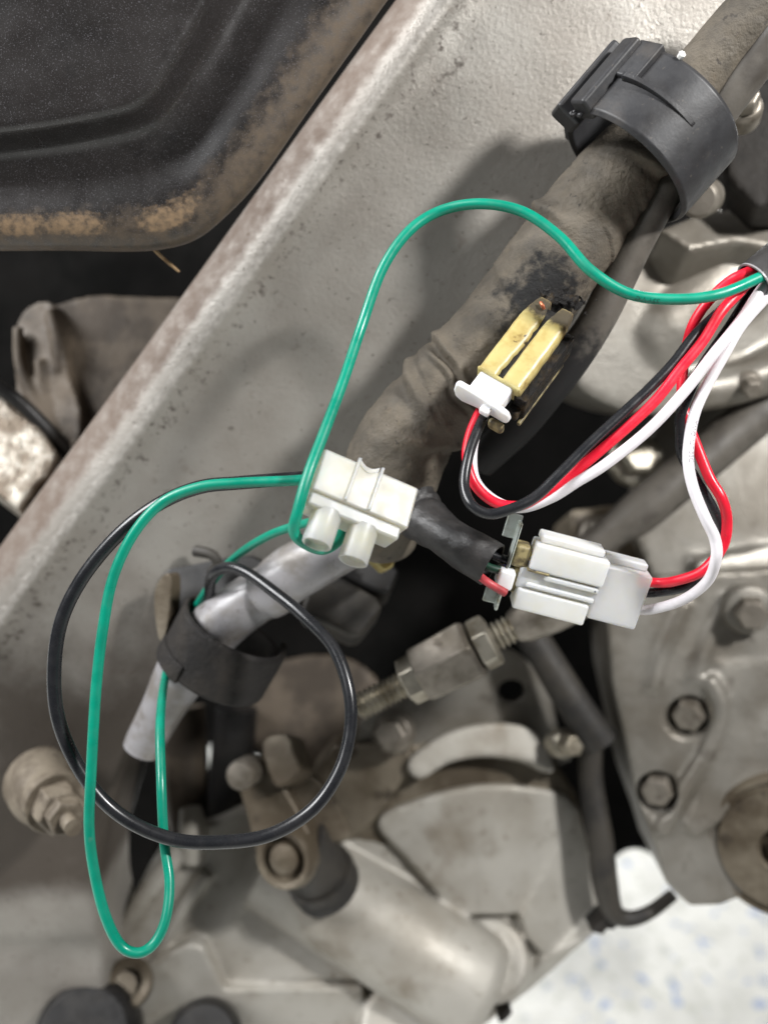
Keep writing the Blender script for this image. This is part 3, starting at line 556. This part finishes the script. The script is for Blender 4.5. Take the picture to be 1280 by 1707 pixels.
ringclip(C2, a2, uu2, vv2, r2, 78 * u2, .0022, rad(205), rad(330)).build('back_band', M['rubber'], cl2, bevel=.0004, bseg=2)
MB().prism([(256, 990), (272, 958), (284, 965), (281, 1030), (272, 1068), (262, 1058)], plane(270, 1010, .206, (-.5, 0, 1)), .004, rnd=3).build('steel_tab', M['cast_dirty'], cl2, bevel=.0005)
MB().tube([(326, 918, .21, 10), (352, 924, .208, 9), (362, 938, .208, 8), (352, 955, .21, 9)], 12, 5).build('hook', M['boot'], cl2)
MB().prism([(268, 958), (330, 938), (420, 925), (440, 960), (350, 1010), (290, 1030)], plane(350, 970, .2135, (-.1, .3, 1)), .006, rnd=3).build('back_plate', M['black'], cl2, bevel=.0008)
# black relay boxes and yellow connector behind the conduit
rb = plane(570, 1000, .212, (.1, .35, 1))
MB().prism([(515, 962), (545, 946), (628, 994), (640, 1012), (600, 1062), (582, 1060), (500, 1022)], rb, .016).build('moulded_plug', M['boot'], None, bevel=.0016, label='dark grey moulded plug body under the grey conduit', cat='plug')
MB().prism([(560, 930), (610, 905), (668, 950), (650, 992), (620, 985), (560, 955)], plane(610, 945, .216, (.1, .35, 1)), .016).build('relay_plug', M['black'], None, bevel=.0016, label='black plug cap half hidden beneath the terminal block towers', cat='plug')
MB().prism([(612, 925), (640, 905), (664, 916), (655, 946), (640, 952)], plane(640, 930, .200, (.2, .2, 1)), .006).build('spade_connector', M['aged'], None, bevel=.0007, label='small yellowed connector corner peeking out under terminal block', cat='connector')
# ------------------------------------------------------------------ frames for the connectors
class Fr:
    def __init__(s, x, y, d, u, v):
        s.o = P(x, y, d); s.k = L_(1, d); s.u = Vector(u).normalized(); v = Vector(v); s.v = (v - s.u * v.dot(s.u)).normalized()
        s.w = s.u.cross(s.v); s.w = s.w if s.w.z > 0 else -s.w
    def p(s, a, b, c): return s.o + (s.u * a + s.v * b + s.w * c) * s.k
    def box(s, mb, a0, a1, b0, b1, c0, c1):
        return mb.box(s.p((a0 + a1) / 2, (b0 + b1) / 2, (c0 + c1) / 2), s.u * ((a1 - a0) / 2 * s.k), s.v * ((b1 - b0) / 2 * s.k), s.w * ((c1 - c0) / 2 * s.k))
# terminal block: c = 0 is the front face
F = Fr(542, 746, .1500, (.922, -.387, -.26), (-.24, -.88, .40))
tb = thing('terminal_block', 'translucent white screw terminal block with two round towers at centre', 'terminal block', F.p(80, 40, -40))
b = MB(); F.box(b, 0, 178, 0, 79, -66, 0); b.build('body', M['nylon'], tb, bevel=.0005)
b = MB(); F.box(b, 2, 168, 79.2, 103, -62, -4); b.build('lower_strip', M['nylon'], tb, bevel=.0005)
for au, len_ in ((43, 60), (110, 64)):
    A = F.p(au, 96, -26); B = F.p(au - 2, 200, -26); k = F.k
    tw = MB().lathe(A, B, [(0, 26 * k), (len_ * k, 25 * k), (len_ * k + .0002, 24 * k), (len_ * k, 21.5 * k), ((len_ - 9) * k, 20 * k), ((len_ - 9) * k, 0)], 40).build('screw_tower', M['nylon'], tb, bevel=.0002, bseg=2)
    MB().lathe(F.p(au - .5, 96 + len_ - 34, -26), B, [(-.002, 14 * k), (.0006, 14 * k), (.0009, 12 * k)], 24).build('screw', M['zinc'], tw)
for au in (61, 104):
    b = MB(); b.add([F.p(au + da + sh, bb, cc_) for bb, sh in ((-7, 1.5), (76, -2)) for da, cc_ in ((-3.5, 0.3), (-2.5, 6), (2.5, 6), (3.5, 0.3))], [[0, 1, 5, 4], [1, 2, 6, 5], [2, 3, 7, 6], [0, 4, 7, 3], [0, 3, 2, 1], [4, 5, 6, 7]])
    b.build('rib', M['nylon'], tb, bevel=.0002, bseg=2)
b = MB(); b.add([F.p(65 + 35 * t, -5 + 9 * math.sin(math.pi * t), z) for z in (-30, 2) for t in [i / 10 for i in range(11)]] + [F.p(65 + 35 * t, 3 + 9 * math.sin(math.pi * t), z) for z in (-30, 2) for t in [i / 10 for i in range(11)]],
    [[i, i + 1, 12 + i, 11 + i] for i in range(10)] + [[22 + i, 33 + i, 34 + i, 23 + i] for i in range(10)] + [[i, 22 + i, 23 + i, i + 1] for i in range(10)] + [[11 + i, 12 + i, 34 + i, 33 + i] for i in range(10)])
b.build('saddle', M['nylon'], tb)
MB().lathe(F.p(24, 42, -34), F.p(150, 42, -34), [(0, 23 * F.k), (118 * F.k, 23 * F.k), (118 * F.k, 15 * F.k), (0, 15 * F.k)], 28).build('brass_insert', M['brass'], tb)
# aged connector housing: u = along the barrels up, v = across
G = Fr(797, 611, .1615, (.606, .795, -.26), (.78, -.56, .28))
yc = thing('aged_connector', 'yellowed scorched two barrel plug housing emerging from the burnt loom', 'connector', G.p(60, 40, -30))
mb = MB()
for bv, hw in ((20, 22), (63, 20.5)):
    ts = [0, 2, 6, 12, 20, 28, 36, 44, 52, 60, 70, 80, 90, 100, 110, 120, 130, 140, 150, 158, 166, 174, 180]; vs_, bt = [], []
    for t in ts:
        sc_ = .93 if t == 0 else 1 - max(0, (t - 120) / 60) ** 2 * .4
        for k in range(28):
            th = 2 * math.pi * k / 28; cx, cy = math.cos(th), math.sin(th)
            ex = math.copysign(abs(cx) ** .6, cx); ey = math.copysign(abs(cy) ** .6, cy)
            wob = 1 + .05 * noise.noise(Vector((t * .05, ex, bv)))
            if bv < 40 and ex > 0: wob *= 1 - .30 * max(0, 1 - t / 70) * min(1, t / 6) - .22 * max(0, noise.noise(Vector((t * .11, 3.3, 1.7))))
            vs_.append(G.p(t, bv + ex * hw * sc_ * wob, -20 + ey * 20 * sc_)); bt.append(max(0, (t - 108) / 48))
    m0 = MB(); m0.add(vs_, [[i * 28 + k, i * 28 + (k + 1) % 28, (i + 1) * 28 + (k + 1) % 28, (i + 1) * 28 + k] for i in range(len(ts) - 1) for k in range(28)] + [list(range(28)), [28 * (len(ts) - 1) + k for k in range(28)]])
    m0.build('barrel', M['aged'], yc, attr={'burn': bt})
b = MB(); G.box(b, 2, 166, 4, 76, -52, -7); b.build('core', M['scorch'], yc, bevel=.0006)
b = MB(); G.box(b, -4, 150, 74, 98, -78, -20); b.build('side_wall', M['scorch'], yc, bevel=.0003)
b = MB(); G.box(b, -16, 128, 92, 99, -86, -77); b.build('side_rail', M['dirtynylon'], yc, bevel=.0003)
b = MB(); G.box(b, -2, 4, -1, 82, -40, 1.0); b.build('collar', M['aged'], yc, bevel=.0004, attr={'burn': [0] * 8})
b = MB(); G.box(b, -20, 6, 70, 92, -72, -46); b.build('scorched_corner', M['scorch'], yc, bevel=.0006)
MB().tube([(901, 504, .1655, 3.0), (904, 509, .165, 3.2), (907, 515, .1652, 2.6)], 8, 3).build('copper_strand', M['copper'], yc)
# charred lump where the loom wrap has melted
mb = MB()
for i in range(620):
    x = random.gauss(916, 24); y = random.gauss(487, 9) + (x - 915) * .3; q = random.uniform(.0002, .0006)
    c = P(x, y, .1690 + .0025 * random.random() + abs(x - 915) * .00004); dr = Vector((random.random() - .5, random.random() - .5, random.random() * 1.2)).normalized()
    e1 = dr.orthogonal().normalized() * q; e2 = dr.cross(e1) * random.uniform(.4, 1.6)
    mb.box(c, e1, e2, dr * q * .25)
mb.build('charred_tape', M['scorch'], loom, remesh=.00026, smooth=1, kind='stuff')
# white plug in the aged housing
wp = thing('white_plug', 'clean white plug with flange pushed into the yellowed housing', 'plug', G.p(-30, 40, -30))
b = MB(); G.box(b, -38, 1, 6, 70, -40, -4); b.build('plug_body', M['white'], wp, bevel=.0006)
b = MB(); o = []
fl = [(-14, 2), (-10, 6), (30, 6), (70, 3), (88, 0), (93, -8), (90, -16), (82, -18), (40, -18), (0, -24), (-14, -20), (-17, -10)]
b.add([G.p(-38 + 0, bv, -6 + cv * 1.7) for bv, cv in fl] + [G.p(-49, bv, -6 + cv * 1.7) for bv, cv in fl], [list(range(12)), list(range(12, 24))[::-1]] + [[i, (i + 1) % 12, 12 + (i + 1) % 12, 12 + i] for i in range(12)])
b.build('flange', M['white'], wp, bevel=.0005)
b = MB(); G.box(b, -62, -48, 42, 60, -24, -8); b.build('latch_nub', M['white'], wp, bevel=.0004)
b = MB(); G.box(b, -60, -46, 58, 88, -62, -38); b.build('terminal_clip', M['dirtynylon'], yc, bevel=.0008)
# ------------------------------------------------------------------ lower three way connector
H_ = Fr(895, 907, .166, (.968, -.25, .0), (-.39, -.88, -.27))
mc = thing('socket_housing', 'milky white three way socket housing with locking rails, yellowed at rear', 'connector', H_.p(60, 60, -40))
b = MB(); H_.box(b, 0, 128, 0, 47, -52, 0); b.build('upper_channel', M['milky'], mc, bevel=.0005)
b = MB(); H_.box(b, 8, 118, -14, .5, -58, -14); b.build('top_rail', M['milky'], mc, bevel=.0005)
b = MB(); H_.box(b, -12, 124, 47.5, 86, -56, -9); cch = b.build('centre_channel', M['milky'], mc, bevel=.0005)
b = MB(); H_.box(b, 30, 124, 51, 60, -9.5, -1); b.build('lock_rail', M['milky'], cch, bevel=.0004)
b = MB(); H_.box(b, 4, 122, 70, 79, -9.5, -2); b.build('lock_rail', M['milky'], cch, bevel=.0004)
b = MB(); H_.box(b, -8, 118, 84, 122, -52, -2); b.build('lower_channel', M['milky'], mc, bevel=.0005)
b = MB(); H_.box(b, -30, -2, 12, 52, -50, -10); b.build('rear_body', M['dirtynylon'], mc, bevel=.0008)
b = MB(); H_.box(b, -22, -8, 52, 100, -48, -16); b.build('rear_body', M['dirtynylon'], mc, bevel=.0008)
b = MB(); H_.box(b, -2, 36, 46, 50, -13, 0.6); b.build('slot', M['dirtynylon'], mc, bevel=.0002)
MB().lathe(H_.p(118, 56, -2), H_.p(118, 56, 2), [(0, 1.6 * H_.k), (1.8 * H_.k, 1.4 * H_.k)], 12).build('pin_mark', M['scorch'], cch)
b = MB(); H_.box(b, -46, -18, 58, 92, -40, 4); b.build('white_cap', M['white'], mc, bevel=.0006)
# galvanised lock tab
b = MB()
H_.box(b, -56, -30, -34, 10, -34, -29); b.build('lock_tab', M['zinc'], mc, bevel=.0006)
b = MB(); H_.box(b, -36, -30, -26, 56, -34, -8); b.build('lock_tab', M['zinc'], mc, bevel=.0007)
b = MB(); H_.box(b, -56, -30, 104, 132, -34, -28); b.build('lock_tab', M['zinc'], mc, bevel=.0006)
b = MB(); H_.box(b, -34, -28, 92, 138, -34, -12); b.build('lock_tab', M['zinc'], mc, bevel=.0007)
pc = thing('plug_housing', 'cloudy translucent plug housing mated into right end of the socket', 'connector', H_.p(160, 60, -40))
b = MB(); H_.box(b, 120, 206, 8, 108, -58, -7); b.build('shell', M['clear'], pc, bevel=.0006)
b = MB(); H_.box(b, 122, 198, -6, 8.5, -58, -26); b.build('top_step', M['clear'], pc, bevel=.0005)
# ------------------------------------------------------------------ wires
jr = random.Random(11)
def wire(name, label, m, pts, r, dep, group=None, n=20, seg=10):
    """pts (x, y[, depth]); missing depths interpolate between the given ones"""
    ks = [(i, p[2]) for i, p in enumerate(pts) if len(p) > 2] or [(0, dep)]
    path = []
    for i, p in enumerate(pts):
        lo = max((k for k in ks if k[0] <= i), default=ks[0], key=lambda k: k[0]); hi = min((k for k in ks if k[0] >= i), default=ks[-1], key=lambda k: k[0])
        d = lo[1] if hi[0] == lo[0] else lo[1] + (hi[1] - lo[1]) * (i - lo[0]) / (hi[0] - lo[0])
        path.append((p[0] + jr.uniform(-1.7, 1.7), p[1] + jr.uniform(-1.7, 1.7), d, r * .147 * jr.uniform(.985, 1.015)))     # metric radius r px at depth .158
    mb = MB().tube([(x, y, d, q * K) for x, y, d, q in path], n, seg, metric=True)
    o = mb.build(name, m, None, label=label, cat='wire', group=group)
    return o, [v.xyz for v in crom([Vector((*P(x, y, d), 0)) for x, y, d, q in path], seg)], r * .147 * K
def printing(o, cen, rr, txt, s0, size, mt, side=0.0, flip=False):
    """letters wrapped on the insulation, starting s0 metres along"""
    cu = bpy.data.curves.new('t', 'FONT'); cu.body = txt; cu.size = size; t = bpy.data.objects.new('t', cu); C.objects.link(t)
    bpy.context.view_layer.update(); me = t.evaluated_get(bpy.context.evaluated_depsgraph_get()).to_mesh()
    vs = [v.co.copy() for v in me.vertices]; fs = [list(p.vertices) for p in me.polygons]
    bpy.data.objects.remove(t); bpy.data.curves.remove(cu)
    acc = [0]
    for i in range(1, len(cen)): acc.append(acc[-1] + (cen[i] - cen[i - 1]).length)
    out = []
    for v in vs:
        s = s0 + (-v.x if flip else v.x)
        i = max(1, min(len(acc) - 1, next((j for j, q in enumerate(acc) if q >= s), len(acc) - 1)))
        f = (s - acc[i - 1]) / max(1e-9, acc[i] - acc[i - 1]); c = cen[i - 1].lerp(cen[i], f); tg = (cen[i] - cen[i - 1]).normalized()
        view = (-c).normalized(); nn = (view - tg * view.dot(tg)).normalized(); bi = nn.cross(tg)
        if flip: bi = -bi
        th = side + (v.y - size * .35) / rr
        out.append(c + (nn * math.cos(th) - bi * math.sin(th)) * (rr + .00003))
    mb = MB(); mb.add(out, fs); mb.build('print_marking', mt, o, recalc=False)
g1, gc, gr = wire('green_wire', 'long green wire arching from black sheath over the loom to terminal block', M['green'],
    [(1300, 445, .158), (1262, 464, .156), (1200, 490, .154), (1130, 500), (1052, 489), (986, 449, .155), (932, 394), (872, 352, .160), (800, 340), (732, 352, .165), (680, 386), (636, 450), (600, 545, .163), (570, 640), (541, 722, .152), (514, 790, .1475), (495, 850, .1465), (491, 884), (506, 906, .1495), (538, 915, .1535), (566, 900, .157), (572, 870, .160)], 9.7, .155)
printing(g1, gc, gr, '22AWG', .0265, .0013, M['print_green'], -.4)
wire('green_wire', 'green wire hanging in a long narrow loop at lower left below terminal block', M['green'],
    [(560, 792, .1545), (500, 800, .154), (400, 804, .155), (332, 813), (272, 838, .156), (222, 890), (190, 962, .156), (171, 1050), (161, 1150), (153, 1280, .155), (150, 1380), (158, 1460), (175, 1530, .156), (200, 1578), (230, 1588, .157), (260, 1570), (278, 1528, .160), (282, 1470), (275, 1400), (268, 1300, .168), (267, 1200, .178), (275, 1130, .200), (288, 1083, .211), (318, 1028, .2085), (358, 968, .201), (400, 925), (450, 893, .183), (500, 873), (530, 868, .170), (570, 860, .168)], 9.3, .156)
wire('black_wire', 'thick black wire curling in a wide round loop at lower left', M['blk'],
    [(560, 790, .1585), (500, 797, .158), (400, 803), (330, 812), (260, 842, .159), (190, 898), (130, 972, .160), (97, 1050), (90, 1150, .160), (106, 1230), (150, 1310, .161), (210, 1365), (290, 1399, .162), (370, 1406), (450, 1393, .164), (520, 1350), (565, 1290, .167), (583, 1220), (580, 1150, .171), (555, 1082), (510, 1030, .178), (460, 989), (412, 956, .188), (378, 945), (352, 960, .196), (350, 1000, .205)], 12.6, .16)
wire('white_wire', 'white wire curving from black sheath to the upper white plug', M['wht'],
    [(1310, 440, .160), (1270, 482, .158), (1232, 535), (1190, 590, .155), (1140, 652), (1080, 718), (1010, 775, .156), (962, 805), (920, 829, .158), (870, 845), (828, 838, .161), (795, 806), (786, 760, .163), (796, 712), (812, 676, .167)], 9.8, .156)
wire('red_wire', 'red wire curving from black sheath to the upper white plug', M['red'],
    [(1310, 430, .161), (1255, 463, .159), (1229, 490), (1202, 520, .157), (1169, 569), (1134, 615), (1094, 664), (1054, 704, .157), (1000, 750), (950, 792), (908, 825, .158), (868, 842), (826, 836, .160), (790, 808), (777, 765, .162), (784, 722), (802, 678, .166)], 9.5, .157)
b1, bc_, br = wire('black_wire', 'black wire curving from black sheath to the upper white plug', M['blk'],
    [(1310, 425, .163), (1262, 462, .161), (1215, 505), (1161, 556, .159), (1121, 604), (1080, 647), (1040, 688, .157), (980, 742), (930, 791, .155), (890, 829), (850, 850, .154), (815, 855), (786, 841, .155), (774, 806), (782, 757, .160), (797, 712), (812, 682, .166)], 9.6, .157)
wire('red_wire', 'red wire curving from black sheath down to the lower connector', M['red'],
    [(1310, 425, .160), (1248, 452, .158), (1212, 472), (1180, 505, .160), (1156, 540), (1144, 580, .163), (1137, 625), (1136, 666, .163), (1146, 700), (1160, 745, .162), (1181, 797), (1202, 833, .160), (1211, 870), (1203, 912), (1172, 952, .164), (1130, 969), (1095, 970, .1705), (1060, 966, .1715)], 9.6, .16)
b2, b2c, b2r = wire('black_wire', 'black wire with printed voltage rating running down to the lower connector', M['blk'],
    [(1310, 430, .164), (1265, 475, .162), (1215, 545, .162), (1169, 615), (1147, 655, .161), (1136, 690), (1133, 723), (1137, 758, .163), (1162, 800), (1190, 850, .164), (1202, 893), (1192, 938), (1150, 974, .168), (1092, 988, .1725), (1055, 985, .1735)], 9.6, .162)
printing(b2, b2c, b2r, '300V', .0315, .0014, M['print_light'], .25)
printing(b2, b2c, b2r, '0210', .0262, .0014, M['print_light'], -.1)
w2, w2c, w2r = wire('white_wire', 'white wire with faint print running down to the lower connector', M['wht'],
    [(1310, 460, .159), (1277, 493, .158), (1234, 541), (1207, 588, .157), (1177, 645), (1158, 690, .156), (1148, 736), (1146, 775, .155), (1156, 817), (1175, 860, .155), (1191, 898), (1195, 932, .157), (1179, 970), (1140, 1000, .165), (1090, 1014, .1715), (1058, 1014, .1745), (1030, 1008, .1755)], 9.8, .157)
printing(w2, w2c, w2r, 'AWG VTL 22C', .0345, .0013, M['print_dark'], -.55)
# cable sheath at right edge
sh = thing('cable_sheath', 'black outer cable sheath entering at the right edge with a pale cut rim', 'cable sheath', P(1300, 440, .16))
MB().tube([(1258, 470, .1592, 37), (1290, 446, .1592, 39), (1350, 400, .16, 40), (1450, 330, .162, 40)], 36, 6, hollow=.09).build('jacket', M['shrink'], sh, recalc=False)
MB().tube([(1257, 470.8, .1592, 37.5), (1259, 469.2, .1592, 37.5)], 36, 2, hollow=.10).build('cut_rim', M['conduit'], sh, recalc=False)
# short leads between dark sleeve and lower connector
wire('red_wire', 'short dusty red lead between dark sleeve and the socket housing', mat('faded_red_pvc', srgb(190, 70, 76), srgb(150, 50, 54), 300, rough=0.5),
    [(780, 940, .170), (800, 958, .168), (816, 974, .167), (842, 990, .168)], 8, .168)
wire('green_wire', 'short dark green lead emerging from the dark sleeve beside red lead', mat('dark_green_pvc', srgb(20, 60, 44), srgb(28, 34, 30), 300, rough=0.5),
    [(790, 930, .171), (815, 946, .170), (835, 952, .170), (856, 958, .171)], 8, .169)
wire('black_wire', 'short black lead from the dark sleeve into rear of socket housing', M['blk'],
    [(795, 918, .171), (825, 926, .171), (850, 934, .171), (872, 942, .172)], 9, .169)
